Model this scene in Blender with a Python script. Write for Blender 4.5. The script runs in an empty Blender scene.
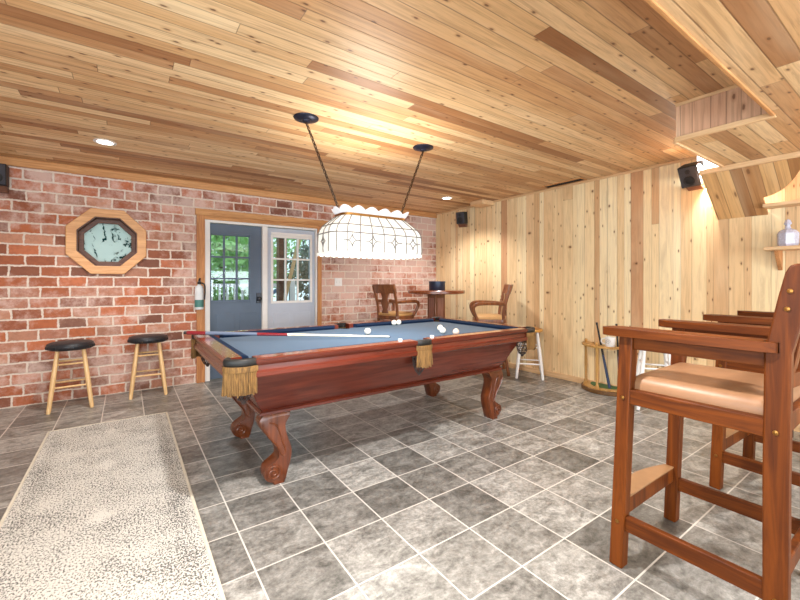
import bpy, bmesh, math, random
from mathutils import Vector, Matrix
PI = math.pi
random.seed(7)
SC = bpy.context.scene
COL = SC.collection

# ------------------------------------------------------------------ materials
def lin(c):
    f = lambda u: u/12.92 if u <= .04045 else ((u+.055)/1.055)**2.4
    return tuple(f(v/255.) for v in c[:3]) + (1.,)

class G:
    """a small node-graph writer"""
    def __init__(s, name):
        s.mat = bpy.data.materials.new(name); s.mat.use_nodes = True
        s.t = s.mat.node_tree; s.t.nodes.clear()
        s.out = s.t.nodes.new('ShaderNodeOutputMaterial')
        s.b = s.t.nodes.new('ShaderNodeBsdfPrincipled')
        s.t.links.new(s.b.outputs[0], s.out.inputs[0])
    def n(s, typ, **kw):
        x = s.t.nodes.new(typ)
        for k, v in kw.items(): setattr(x, k, v)
        return x
    def put(s, sock, v):
        if isinstance(v, bpy.types.NodeSocket): s.t.links.new(v, sock)
        elif v is not None: sock.default_value = v
    def m(s, op, a, b=None, c=None, clamp=False):
        x = s.n('ShaderNodeMath', operation=op); x.use_clamp = clamp
        s.put(x.inputs[0], a); s.put(x.inputs[1], b); s.put(x.inputs[2], c)
        return x.outputs[0]
    def xyz(s, v):
        x = s.n('ShaderNodeSeparateXYZ'); s.put(x.inputs[0], v); return x.outputs
    def vec(s, a, b, c):
        x = s.n('ShaderNodeCombineXYZ'); s.put(x.inputs[0], a); s.put(x.inputs[1], b); s.put(x.inputs[2], c); return x.outputs[0]
    def obj(s): return s.n('ShaderNodeTexCoord').outputs['Object']
    def noise(s, v, scale, detail=3., rough=.5, dist=0.):
        x = s.n('ShaderNodeTexNoise'); s.put(x.inputs['Vector'], v); x.inputs['Scale'].default_value = scale
        x.inputs['Detail'].default_value = detail; x.inputs['Roughness'].default_value = rough
        x.inputs['Distortion'].default_value = dist; return x.outputs['Fac']
    def white(s, v):
        x = s.n('ShaderNodeTexWhiteNoise', noise_dimensions='3D'); s.put(x.inputs['Vector'], v); return x.outputs['Value']
    def voro(s, v, scale, dim='3D', feat='F1'):
        x = s.n('ShaderNodeTexVoronoi', voronoi_dimensions=dim, feature=feat); s.put(x.inputs['Vector'], v)
        x.inputs['Scale'].default_value = scale; return x
    def ramp(s, f, stops, interp='LINEAR'):
        x = s.n('ShaderNodeValToRGB'); s.put(x.inputs[0], f); e = x.color_ramp.elements; x.color_ramp.interpolation = interp
        while len(e) < len(stops): e.new(.5)
        for k, (p, c) in enumerate(stops): e[k].position = p; e[k].color = lin(c)
        return x.outputs[0]
    def mix(s, f, a, b, blend='MIX'):
        x = s.n('ShaderNodeMix', data_type='RGBA', blend_type=blend)
        s.put(x.inputs[0], f)
        s.put(x.inputs[6], lin(a) if isinstance(a, tuple) else a); s.put(x.inputs[7], lin(b) if isinstance(b, tuple) else b)
        return x.outputs[2]
    def step(s, v, lo, hi):
        x = s.n('ShaderNodeMapRange', interpolation_type='SMOOTHSTEP'); s.put(x.inputs[0], v)
        x.inputs[1].default_value = lo; x.inputs[2].default_value = hi; return x.outputs[0]
    def bump(s, h, strength, dist=.01):
        x = s.n('ShaderNodeBump'); s.put(x.inputs['Height'], h); x.inputs['Strength'].default_value = strength
        x.inputs['Distance'].default_value = dist; s.t.links.new(x.outputs[0], s.b.inputs['Normal'])
    def done(s, col, rough=.5, **kw):
        s.put(s.b.inputs['Base Color'], lin(col) if isinstance(col, tuple) else col)
        s.put(s.b.inputs['Roughness'], rough)
        for k, v in kw.items(): s.put(s.b.inputs[k.replace('_', ' ')], v)
        return s.mat

def plain(name, c, rough=.5, metal=0., var=.12, scale=14., spec=.5, **kw):
    g = G(name); f = g.noise(g.obj(), scale, 4.)
    d = tuple(int(v*(1-var)) for v in c); l = tuple(min(255, int(v*(1+var*.6))) for v in c)
    return g.done(g.mix(f, d, l), rough, Metallic=metal, Specular_IOR_Level=spec, **kw)

def planks(name, along, across, width, stops, seed, rough=.45, joint=2.2, knots=1., wob=1., spec=.5, gap=.55, gr=.38, ks=1.):
    """tongue and groove boards: along / across are axis numbers of object space"""
    g = G(name); o = g.xyz(g.obj()); u = o[along]; v = o[across]
    if wob:
        a = g.m('MULTIPLY', g.m('SINE', g.m('MULTIPLY', v, 23.)), .013*wob)
        b = g.m('MULTIPLY', g.m('SINE', g.m('MULTIPLY', v, 41.)), .007*wob)
        v = g.m('ADD', v, g.m('ADD', a, b))
    q = g.m('DIVIDE', v, width); idx = g.m('FLOOR', q); fr = g.m('FRACT', q)
    r1 = g.white(g.vec(idx, seed, 3.))
    us = g.m('DIVIDE', g.m('ADD', u, g.m('MULTIPLY', r1, joint*3.7)), joint)
    seg = g.m('FLOOR', us); fs = g.m('FRACT', us)
    r2 = g.white(g.vec(idx, seg, seed+.5))
    base = g.ramp(r2, stops)
    k = g.m('MULTIPLY', r2, 60.)
    grain = g.noise(g.vec(g.m('MULTIPLY', u, 1.6), g.m('ADD', g.m('MULTIPLY', v, 34.), k), k), 1.6, 5., .6, .9)
    base = g.mix(g.step(grain, .38, .72), base, g.mix(gr, base, (120, 72, 36)))
    broad = g.noise(g.vec(g.m('MULTIPLY', u, .8), g.m('ADD', g.m('MULTIPLY', v, 5.), k), k), 1.3, 2.)
    base = g.mix(g.m('MULTIPLY', g.step(broad, .45, .75), .35), base, g.mix(.5, base, (255, 236, 200)))
    if knots:
        vo = g.voro(g.vec(g.m('ADD', g.m('MULTIPLY', u, 4.2), k), g.m('MULTIPLY', v, 9.), k), 1., '2D')
        sel = g.m('GREATER_THAN', g.xyz(vo.outputs['Color'])[0], .35)
        d = g.m('ADD', vo.outputs['Distance'], g.m('MULTIPLY', g.m('SUBTRACT', g.noise(g.obj(), 60., 2.), .5), .05))
        ring = g.m('MULTIPLY', g.m('MULTIPLY', g.m('SUBTRACT', 1., g.step(d, .05*ks, .22*ks)), sel), .5*knots)
        core = g.m('MULTIPLY', g.m('MULTIPLY', g.m('SUBTRACT', 1., g.step(d, .045*ks, .105*ks)), sel), .85*knots)
        base = g.mix(ring, base, (150, 92, 48)); base = g.mix(core, base, (84, 46, 24))
    edge = g.m('MINIMUM', fr, g.m('SUBTRACT', 1., fr))
    ge = g.step(edge, 0., .05)
    je = g.step(g.m('MINIMUM', fs, g.m('SUBTRACT', 1., fs)), 0., .0035/joint)
    line = g.m('MULTIPLY', ge, je)
    col = g.mix(g.m('MULTIPLY', g.m('SUBTRACT', 1., line), gap), base, (88, 50, 26))
    g.bump(line, .35, .004)
    return g.done(col, g.m('ADD', rough, g.m('MULTIPLY', grain, .12)), Specular_IOR_Level=spec)

def wood(name, c1, c2, rough=.35, along=2, scale=1., coat=.0, spec=.5):
    g = G(name); o = g.xyz(g.obj()); s_ = [40.*scale]*3; s_[along] = 3.*scale
    v = g.vec(g.m('MULTIPLY', o[0], s_[0]), g.m('MULTIPLY', o[1], s_[1]), g.m('MULTIPLY', o[2], s_[2]))
    f = g.noise(v, 1., 5., .6, 1.2); f2 = g.noise(v, .25, 2.)
    col = g.mix(g.step(g.m('ADD', g.m('MULTIPLY', f, .7), g.m('MULTIPLY', f2, .3)), .3, .7), c1, c2)
    return g.done(col, rough, Coat_Weight=coat, Coat_Roughness=.15, Specular_IOR_Level=spec)

def mat_brick():
    g = G('old_brick'); o = g.xyz(g.obj()); W, Hh = .236, .1105
    wob = g.m('MULTIPLY', g.m('SUBTRACT', g.noise(g.obj(), 9., 3.), .5), .02)
    z = g.m('DIVIDE', g.m('ADD', o[2], wob), Hh); row = g.m('FLOOR', z); fz = g.m('FRACT', z)
    off = g.m('ADD', g.m('MULTIPLY', g.m('MODULO', g.m('ABSOLUTE', row), 2.), .5), g.m('MULTIPLY', g.white(g.vec(row, 4., 1.)), .22))
    x = g.m('ADD', g.m('DIVIDE', g.m('ADD', o[0], wob), W), off); cx = g.m('FLOOR', x); fx = g.m('FRACT', x)
    ez = g.m('MULTIPLY', g.m('MINIMUM', fz, g.m('SUBTRACT', 1., fz)), Hh)
    ex = g.m('MULTIPLY', g.m('MINIMUM', fx, g.m('SUBTRACT', 1., fx)), W)
    e = g.m('MINIMUM', ez, ex)
    brick = g.step(g.m('ADD', e, g.m('MULTIPLY', g.m('SUBTRACT', g.noise(g.obj(), 45., 3.), .5), .016)), .0055, .0115)
    r = g.white(g.vec(cx, row, 2.))
    base = g.ramp(r, [(0., (122, 82, 68)), (.2, (158, 94, 68)), (.4, (184, 106, 70)), (.56, (194, 116, 82)), (.72, (164, 108, 88)), (.88, (198, 142, 116)), (1., (132, 94, 80))])
    base = g.mix(g.m('MULTIPLY', g.step(g.noise(g.obj(), 26., 5., .65), .4, .68), .45), base, g.mix(.5, base, (95, 52, 46)))
    wash_and_light = g.m('MULTIPLY', g.step(g.m('ADD', g.m('MULTIPLY', g.noise(g.obj(), 1.1, 3., .6), .6), g.m('ADD', g.m('MULTIPLY', g.noise(g.obj(), 9., 6., .75), .4), g.m('MULTIPLY', g.step(o[0], -.3, 2.6), .07))), .47, .62), .66)  # whitewash patches, plus a lighting shift painted in towards the right
    base = g.mix(wash_and_light, base, (226, 200, 190))
    mort = g.mix(g.noise(g.obj(), 30., 3.), (204, 186, 172), (234, 220, 208))
    g.bump(g.m('ADD', brick, g.m('MULTIPLY', g.noise(g.obj(), 60., 4.), .3)), .5, .008)
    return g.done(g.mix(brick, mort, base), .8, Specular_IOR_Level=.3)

def mat_tile():
    g = G('slate_tile'); o = g.xyz(g.obj()); T = .3274
    x = g.m('DIVIDE', g.m('SUBTRACT', o[0], .1358), T); y = g.m('DIVIDE', g.m('SUBTRACT', o[1], 2.7437), T)
    ix, iy, fx, fy = g.m('FLOOR', x), g.m('FLOOR', y), g.m('FRACT', x), g.m('FRACT', y)
    e = g.m('MULTIPLY', g.m('MINIMUM', g.m('MINIMUM', fx, g.m('SUBTRACT', 1., fx)), g.m('MINIMUM', fy, g.m('SUBTRACT', 1., fy))), T)
    tile = g.step(e, .0028, .0048)
    r = g.white(g.vec(ix, iy, 9.)); k = g.m('MULTIPLY', r, 37.)
    v = g.vec(g.m('ADD', o[0], k), g.m('ADD', o[1], k), k)
    n1 = g.noise(g.vec(g.m('ADD', g.m('MULTIPLY', o[0], 1.), k), g.m('ADD', g.m('MULTIPLY', o[1], 1.7), k), k), 7.5, 10., .72, .5); n2 = g.noise(v, 48., 6., .75)
    f = g.m('ADD', g.m('MULTIPLY', n1, .62), g.m('MULTIPLY', n2, .38))
    base = g.ramp(f, [(.38, (92, 90, 86)), (.46, (132, 130, 125)), (.53, (160, 158, 153)), (.63, (198, 196, 191))])
    base = g.mix(1., base, g.ramp(r, [(0., (176, 175, 174)), (.45, (224, 223, 222)), (1., (255, 255, 255))]), 'MULTIPLY')
    g.bump(g.m('ADD', g.m('MULTIPLY', tile, .6), g.m('MULTIPLY', n2, .25)), .25, .004)
    rough = g.m('ADD', .27, g.m('MULTIPLY', n2, .2))
    return g.done(g.mix(tile, (200, 195, 188), base), rough, Specular_IOR_Level=.55)

def mat_rug():
    g = G('distressed_rug_pile'); o = g.xyz(g.obj())
    fine = g.noise(g.vec(g.m('MULTIPLY', o[0], 1.), g.m('MULTIPLY', o[1], .72), 0.), 120., 3., .7)
    big = g.noise(g.obj(), 4.2, 4., .6)
    # pale diamonds down the middle, a darker band near the border
    ym = g.m('SUBTRACT', g.m('ABSOLUTE', g.m('SUBTRACT', g.m('MODULO', g.m('ADD', o[1], 20.35), .74), .37)), 0.)
    dia = g.m('ADD', g.m('MULTIPLY', g.m('ABSOLUTE', o[0]), 1.6), ym)
    diam = g.m('SUBTRACT', 1., g.step(g.m('ADD', dia, g.m('MULTIPLY', big, .12)), .08, .20))
    ed = g.m('SUBTRACT', .42, g.m('ABSOLUTE', o[0]))
    band = g.m('MULTIPLY', g.step(ed, .03, .05), g.m('SUBTRACT', 1., g.step(ed, .09, .13)))
    th = g.m('ADD', g.m('SUBTRACT', .640, g.m('MULTIPLY', big, .23)), g.m('SUBTRACT', g.m('MULTIPLY', diam, .07), g.m('MULTIPLY', band, .02)))
    mask = g.step(g.m('SUBTRACT', fine, th), -.02, .03)
    bord = g.m('SUBTRACT', 1., g.step(ed, .002, .006))
    mask = g.m('MULTIPLY', mask, g.m('SUBTRACT', 1., bord))
    c = g.mix(big, (194, 190, 182), (216, 212, 205))
    c = g.mix(g.m('MULTIPLY', mask, .86), c, (52, 51, 50))
    g.bump(g.noise(g.obj(), 240., 2.), .4, .004)
    return g.done(c, .95, Specular_IOR_Level=.1)

def emit(name, c, strength):
    g = G(name); g.put(g.b.inputs['Emission Color'], lin(c)); g.b.inputs['Emission Strength'].default_value = strength
    return g.done(tuple(int(v*.72) for v in c), .4)

def glass(name, tint=(235, 245, 245)):
    g = G(name); g.t.nodes.remove(g.b)
    tr = g.n('ShaderNodeBsdfTransparent'); tr.inputs[0].default_value = lin(tint)
    gl = g.n('ShaderNodeBsdfGlossy'); gl.inputs['Roughness'].default_value = .03
    fr = g.n('ShaderNodeFresnel'); fr.inputs[0].default_value = 1.45
    mx = g.n('ShaderNodeMixShader'); g.put(mx.inputs[0], fr.outputs[0])
    g.t.links.new(tr.outputs[0], mx.inputs[1]); g.t.links.new(gl.outputs[0], mx.inputs[2])
    g.t.links.new(mx.outputs[0], g.out.inputs[0]); return g.mat

def etched():
    """frosted pane with sandblasted fern leaves, clear strokes between them"""
    g = G('etched_fern_glass'); g.t.nodes.remove(g.b); o = g.xyz(g.obj())
    a = g.m('ADD', g.m('MULTIPLY', o[0], .8), o[2])
    w = g.n('ShaderNodeTexWave', wave_type='BANDS'); w.inputs['Scale'].default_value = 7.; w.inputs['Distortion'].default_value = 7.
    w.inputs['Detail'].default_value = 3.; w.inputs['Detail Scale'].default_value = 1.4
    g.put(w.inputs['Vector'], g.vec(g.m('MULTIPLY', o[0], .5), g.m('ADD', o[2], g.m('MULTIPLY', o[0], .5)), 0.))
    n = g.noise(g.obj(), 11., 4., .6)
    f = g.m('MULTIPLY', g.m('MAXIMUM', g.step(w.outputs['Fac'], .90, .96), g.m('MULTIPLY', g.step(g.noise(g.obj(), 34., 3.), .5, .56), g.step(o[0], .03, .1))), g.step(n, .46, .54))
    col = g.mix(f, (224, 238, 234), (34, 84, 82))
    tl = g.n('ShaderNodeBsdfTranslucent'); g.put(tl.inputs[0], col)
    df = g.n('ShaderNodeBsdfDiffuse'); g.put(df.inputs[0], col)
    mx = g.n('ShaderNodeMixShader'); mx.inputs[0].default_value = .35
    g.t.links.new(tl.outputs[0], mx.inputs[1]); g.t.links.new(df.outputs[0], mx.inputs[2])
    g.t.links.new(mx.outputs[0], g.out.inputs[0]); return g.mat

CEDAR = [(0., (150, 100, 62)), (.12, (188, 136, 90)), (.32, (212, 166, 116)), (.55, (224, 184, 134)), (.78, (240, 208, 162)), (.9, (232, 194, 146)), (1., (166, 114, 72))]
PINE = [(0., (188, 142, 106)), (.05, (212, 170, 124)), (.14, (232, 196, 148)), (.35, (242, 214, 166)), (.6, (250, 230, 188)), (.84, (242, 210, 160)), (.95, (226, 184, 136)), (1., (200, 152, 112))]
M = {}
M['ceil'] = planks('ceiling_cedar_boards', 0, 1, .095, CEDAR, 11., .38, 2.2, .9, .0, .5, .62, .42, .7)
M['soffit_face'] = planks('soffit_face_boards', 2, 1, .085, [(0., (176, 126, 100)), (.3, (214, 170, 138)), (.7, (226, 186, 154)), (1., (190, 140, 110))], 5., .45, 3., .8, .6)
M['pine'] = planks('knotty_pine_wall_boards', 2, 1, .094, PINE, 21., .42, 14., .9, 1.5, .4, .34, .26, .62)
M['pine_x'] = planks('knotty_pine_boards', 2, 0, .098, PINE, 31., .42, 5., 1., 1., .4)
M['canopy'] = planks('canopy_cedar_boards', 2, 1, .092, [(0., (140, 92, 52)), (.25, (208, 154, 98)), (.7, (224, 178, 120)), (1., (180, 124, 74))], 3., .4, 3., .7, .5)
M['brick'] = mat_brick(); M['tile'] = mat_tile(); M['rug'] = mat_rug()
M['rug_edge'] = plain('rug_binding', (208, 200, 184), .9)
M['trimwood'] = wood('rough_cedar_trim', (176, 118, 66), (214, 160, 104), .6, 0)
M['trimwood_v'] = wood('rough_cedar_trim_upright', (168, 108, 62), (206, 148, 94), .6, 2)
M['trimlight'] = wood('pale_pine_trim', (206, 164, 118), (230, 194, 150), .5, 1)
M['mahog'] = wood('polished_mahogany', (74, 26, 15), (110, 45, 28), .26, 0, .5, .2)
M['mahog_v'] = wood('polished_mahogany_carved', (72, 30, 11), (114, 56, 24), .3, 2, .6, .2)
M['mahog_top'] = wood('mahogany_rail_top', (116, 54, 32), (152, 82, 50), .16, 0, .6, .6)
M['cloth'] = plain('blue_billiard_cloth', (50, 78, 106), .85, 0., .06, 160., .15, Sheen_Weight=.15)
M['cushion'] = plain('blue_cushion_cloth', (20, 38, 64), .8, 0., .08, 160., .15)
M['leather'] = plain('black_leather', (24, 22, 21), .5, 0., .25, 40.)
M['fringe'] = wood('gold_fringe_yarn', (76, 52, 24), (150, 110, 58), .8, 2, 4.)
M['net'] = plain('dark_pocket_netting', (62, 46, 42), .7)
M['ivory'] = plain('white_ball_resin', (244, 240, 228), .12, 0., .02)
M['pinkball'] = plain('pale_peach_ball_resin', (238, 206, 188), .12, 0., .03)
M['chalk'] = plain('white_chalk', (238, 240, 244), .8, 0., .05)
M['stool_oak'] = wood('oak_bar_chair_wood', (68, 28, 4), (114, 56, 10), .5, 2, .7, 0., .22)
M['stool_oak_y'] = wood('oak_bar_chair_rails', (68, 28, 4), (116, 57, 10), .5, 1, .7, 0., .22)
M['tan'] = plain('tan_leather', (150, 110, 79), .45, 0., .1, 22.)
M['brass'] = plain('brass', (150, 104, 52), .32, .9, .12)
M['brassplate'] = plain('worn_brass_plate', (158, 118, 80), .5, .15, .15)
M['birch'] = wood('natural_birch', (212, 168, 114), (236, 202, 150), .4, 2, .8)
M['vinyl'] = plain('black_vinyl', (36, 38, 44), .42, 0., .25, 30.)
M['whitepaint'] = plain('white_paint', (236, 234, 232), .4, 0., .03)
M['honey'] = wood('honey_pine', (196, 138, 62), (224, 170, 92), .4, 0, .8)
M['dark'] = plain('black_plastic', (24, 24, 27), .5, 0., .2, 30.)
M['grille'] = plain('dark_grille_cloth', (62, 62, 70), .8, 0., .3, 260.)
M['iron'] = plain('dark_bronze', (44, 46, 62), .35, .6, .2)
M['chain'] = plain('aged_brass_chain', (70, 50, 34), .4, .7, .2)
M['lead'] = plain('lead_caming', (120, 116, 110), .5, .3, .1)
M['shade'] = emit('milky_stained_glass', (255, 250, 240), .5)
M['crown'] = emit('milky_scalloped_glass', (246, 246, 250), .42)
M['bulb'] = emit('lamp_glow', (255, 246, 228), 9.)
M['boxlight'] = emit('light_box_glow', (255, 255, 255), 2.2)
M['slate_door'] = plain('slate_blue_door_paint', (86, 103, 124), .45, 0., .08, 5.)
M['pale_door'] = plain('pale_blue_grey_door_paint', (186, 194, 210), .45, 0., .04, 5.)
M['glass'] = glass('window_glass'); M['etched'] = etched()
M['ringwood'] = wood('octagon_frame_pine', (196, 138, 84), (226, 172, 116), .45, 0)
M['ringdark'] = wood('octagon_sash_stain', (88, 54, 42), (120, 78, 58), .5, 0)
M['steel'] = plain('dark_steel', (60, 62, 68), .35, .8)
M['deck'] = planks('deck_boards', 0, 1, .14, [(0., (128, 126, 122)), (1., (160, 156, 150))], 8., .7, 3., 0.)
M['leaf'] = plain('leaf_green', (150, 196, 118), .6, 0., .45, 3.)
M['leafdark'] = plain('evergreen_leaf', (92, 108, 96), .6, 0., .5, 3.)
M['bark'] = wood('bark', (70, 52, 40), (110, 86, 66), .9)
M['bluegrey'] = plain('blue_grey_paint', (104, 132, 168), .5)
M['pubwood'] = wood('pub_walnut', (92, 50, 28), (150, 90, 52), .3, 2, .7, .2)
M['pubtop'] = wood('pub_table_top', (104, 50, 26), (150, 82, 46), .25, 0, .7, .3)
M['pubpanel'] = wood('pub_column_panel', (132, 84, 70), (168, 118, 100), .35, 2, .5)
M['seattan'] = plain('tan_seat_leather', (206, 160, 104), .5, 0., .08)
M['drum'] = plain('blue_black_tin', (44, 56, 80), .35, .3, .15)
M['cuebutt'] = plain('cue_red_stain', (128, 26, 34), .2, 0., .1)
M['cuegrey'] = plain('cue_grey_wrap', (104, 116, 138), .6, 0., .2, 200.)
M['maple'] = plain('pale_maple', (236, 222, 196), .25, 0., .04)
M['cueblue'] = plain('cue_blue_grey', (52, 66, 96), .3)
M['rackgold'] = wood('rack_pine', (150, 104, 48), (206, 160, 92), .35, 2, .7)
M['rackdark'] = wood('rack_base_edge', (84, 54, 26), (120, 84, 44), .4, 0)
M['felt'] = plain('green_rack_felt', (74, 104, 62), .9)
M['red'] = plain('extinguisher_black', (38, 36, 38), .35)
M['label'] = plain('extinguisher_label', (214, 218, 222), .5)
M['teal'] = plain('teal_label_panel', (70, 124, 118), .5)
M['crystal'] = plain('cut_crystal', (196, 196, 214), .12, 0., .2, 80., .8)
M['wallpaint'] = plain('cream_wall_paint', (226, 216, 200), .7, 0., .03)
def mat_china():
    g = G('blue_white_china'); n = g.noise(g.obj(), 26., 3.)
    return g.done(g.mix(g.step(n, .5, .55), (232, 238, 246), (70, 104, 170)), .2)
M['china'] = mat_china()

# ------------------------------------------------------------------ mesh helpers
class MB:
    def __init__(s): s.bm = bmesh.new()
    def face(s, vs):
        try: s.bm.faces.new(vs)
        except ValueError: pass
    def box(s, x0, x1, y0, y1, z0, z1, mx=None):
        P = [(x, y, z) for z in (z0, z1) for y in (y0, y1) for x in (x0, x1)]
        v = [s.bm.verts.new(mx @ Vector(p) if mx else p) for p in P]
        for f in ((0, 2, 3, 1), (4, 5, 7, 6), (0, 1, 5, 4), (2, 6, 7, 3), (0, 4, 6, 2), (1, 3, 7, 5)): s.face([v[i] for i in f])
        return s
    def loft(s, rings, cap=True, close=True):
        R = [[s.bm.verts.new(p) for p in r] for r in rings]; n = len(R[0])
        for a, b in zip(R, R[1:]):
            for i in range(n if close else n-1):
                j = (i+1) % n; s.face([a[i], a[j], b[j], b[i]])
        if cap: s.face(R[0][::-1]); s.face(R[-1])
        return s
    def bar(s, p0, p1, w0, d0, w1=None, d1=None, up=(0, 0, 1)):
        """a square-section bar, width w along 'side', depth d along the other direction"""
        p0, p1 = Vector(p0), Vector(p1); w1 = w0 if w1 is None else w1; d1 = d0 if d1 is None else d1
        t = (p1-p0).normalized(); u = Vector(up)
        if abs(t.dot(u)) > .95: u = Vector((0, 1, 0))
        a = t.cross(u).normalized(); b = a.cross(t).normalized()
        rings = []
        for p, w, d in ((p0, w0, d0), (p1, w1, d1)):
            rings.append([p+a*w/2*i+b*d/2*j for i, j in ((-1, -1), (1, -1), (1, 1), (-1, 1))])
        return s.loft(rings)
    def tube(s, pts, r, n=8, cap=True, closed=False):
        pts = [Vector(p) for p in pts]; R = []
        rr = r if isinstance(r, (list, tuple)) else [r]*len(pts)
        prev = None
        for i, p in enumerate(pts):
            if closed: t = pts[(i+1) % len(pts)]-pts[i-1]
            else: t = pts[min(i+1, len(pts)-1)]-pts[max(i-1, 0)]
            t = t.normalized()
            if prev is None:
                u = Vector((0, 0, 1)) if abs(t.z) < .9 else Vector((1, 0, 0)); a = t.cross(u).normalized()
            else:
                a = (prev-t*prev.dot(t)); a = a.normalized() if a.length > 1e-6 else t.orthogonal().normalized()
            prev = a; b = t.cross(a)
            R.append([p+(a*math.cos(2*PI*k/n)+b*math.sin(2*PI*k/n))*rr[i] for k in range(n)])
        if closed: R.append(R[0]); cap = False
        return s.loft(R, cap)
    def lathe(s, prof, c=(0, 0, 0), n=24, mx=None, cap=True):
        """prof: (radius, height) pairs from bottom to top"""
        c = Vector(c); R = []
        for r, h in prof:
            r = max(r, 1e-4)
            ring = [Vector((r*math.cos(2*PI*k/n), r*math.sin(2*PI*k/n), h)) for k in range(n)]
            R.append([(mx @ p if mx else p)+c for p in ring])
        if not cap: R.append(R[0])
        return s.loft(R, cap)
    def prism(s, poly, d0, d1, axis=1):
        """poly in the plane of the two other axes (in order), extruded along axis"""
        def P(a, b, d): return {0: (d, a, b), 1: (a, d, b), 2: (a, b, d)}[axis]
        return s.loft([[P(a, b, d0) for a, b in poly], [P(a, b, d1) for a, b in poly]])
    def sphere(s, c, r, n=16, sq=(1, 1, 1)):
        mtx = Matrix.Translation(c) @ Matrix.Diagonal((r*sq[0], r*sq[1], r*sq[2], 1))
        bmesh.ops.create_uvsphere(s.bm, u_segments=n, v_segments=max(6, n//2+2), radius=1, matrix=mtx); return s
    def build(s, name, mat, parent=None, bevel=0., smooth=35, seg=2, weld=False, sub=0):
        if weld: bmesh.ops.remove_doubles(s.bm, verts=s.bm.verts, dist=1e-4)
        bmesh.ops.recalc_face_normals(s.bm, faces=s.bm.faces)
        me = bpy.data.meshes.new(name); s.bm.to_mesh(me); s.bm.free()
        me.materials.append(M[mat] if isinstance(mat, str) else mat)
        o = bpy.data.objects.new(name, me); COL.objects.link(o)
        if parent: o.parent = parent
        if smooth:
            me.polygons.foreach_set('use_smooth', [True]*len(me.polygons)); me.set_sharp_from_angle(angle=math.radians(smooth))
        if bevel:
            b = o.modifiers.new('bevel', 'BEVEL'); b.width = bevel; b.segments = seg; b.limit_method = 'ANGLE'; b.angle_limit = math.radians(40)
            b.harden_normals = False
        if sub:
            b = o.modifiers.new('sub', 'SUBSURF'); b.levels = sub; b.render_levels = sub
        return o

def tag(o, label, cat, group=None, kind=None):
    o['label'] = label; o['category'] = cat
    if group: o['group'] = group
    if kind: o['kind'] = kind
    return o
def thing(name, label, cat, loc=(0, 0, 0), rz=0., group=None, kind=None):
    o = bpy.data.objects.new(name, None); COL.objects.link(o); o.empty_display_size = .1
    o.location = loc; o.rotation_euler = (0, 0, rz)
    return tag(o, label, cat, group, kind)
def kids(o): return [c for c in bpy.data.objects if c.parent == o]
def dup(root, loc, rz, label):
    r = root.copy(); COL.objects.link(r); r.location = loc; r.rotation_euler = (0, 0, rz); r['label'] = label
    for ch in kids(root):
        c = ch.copy(); COL.objects.link(c); c.parent = r
        for g2 in kids(ch):
            d = g2.copy(); COL.objects.link(d); d.parent = c
    return r
def smooth_path(pts, n=6):
    pts = [Vector(p) for p in pts]; out = []
    for i in range(len(pts)-1):
        p0 = pts[max(i-1, 0)]; p1 = pts[i]; p2 = pts[i+1]; p3 = pts[min(i+2, len(pts)-1)]
        for k in range(n):
            t = k/n
            out.append(.5*((2*p1)+(p2-p0)*t+(2*p0-5*p1+4*p2-p3)*t*t+(3*p1-p0-3*p2+p3)*t**3))
    out.append(pts[-1]); return out
def struct(name, mb, mat, label, cat, **kw):
    return tag(mb.build(name, mat, **kw), label, cat, kind='structure')

# ------------------------------------------------------------------ the room
XR, YB, CH, XL, YF = 4.66, 5.48, 2.528, -1.7, -2.6
struct('floor', MB().box(XL-.2, XR+.2, YF-.2, YB+.2, -.12, 0), 'tile', 'grey slate tile floor with pale grout lines', 'floor', smooth=0)
struct('ceiling', MB().box(XL-.2, XR+.2, YF-.2, YB+.2, CH, CH+.1), 'ceil', 'varnished cedar tongue and groove plank ceiling', 'ceiling', smooth=0)

# brick wall with a door opening and an eight sided window hole
OC = (-.175, 1.722); OR = .285
DX0, DX1, DZ1 = .81, 2.335, 2.075
mb = MB(); bm = mb.bm
def octo(r, c=OC): return [(c[0]+r/math.cos(PI/8)*math.cos(PI/8+k*PI/4), c[1]+r/math.cos(PI/8)*math.sin(PI/8+k*PI/4)) for k in range(8)]
oc = octo(OR)
def wall_hole(y):
    return [bm.verts.new((x, y, z)) for x, z in oc]
A0, A1, Y0, Y1 = XL-.2, .35, YB, YB+.2
h0, h1 = wall_hole(Y0), wall_hole(Y1)
for hs, y in ((h0, Y0), (h1, Y1)):
    C = [bm.verts.new(p) for p in ((A1, y, CH), (A0, y, CH), (A0, y, 0), (A1, y, 0))]   # ++ -+ -- +-
    mb.face([C[0], hs[0], hs[7], C[3]]); mb.face([C[0], C[1], hs[2], hs[1]]); mb.face([C[0], hs[1], hs[0]])
    mb.face([C[1], hs[3], hs[2]]); mb.face([C[1], C[2], hs[4], hs[3]]); mb.face([C[2], hs[5], hs[4]])
    mb.face([C[2], C[3], hs[6], hs[5]]); mb.face([C[3], hs[7], hs[6]])
for i in range(8): mb.face([h0[i], h0[(i+1) % 8], h1[(i+1) % 8], h1[i]])
mb.box(A1, DX0, Y0, Y1, 0, CH); mb.box(DX0, DX1, Y0, Y1, DZ1, CH); mb.box(DX1, XR+.2, Y0, Y1, 0, CH)
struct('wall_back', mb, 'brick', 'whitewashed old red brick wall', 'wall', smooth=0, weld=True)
struct('wall_right', MB().box(XR, XR+.2, YF-.2, YB+.2, 0, CH), 'pine', 'knotty pine vertical board wall', 'wall', smooth=0)
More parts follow.
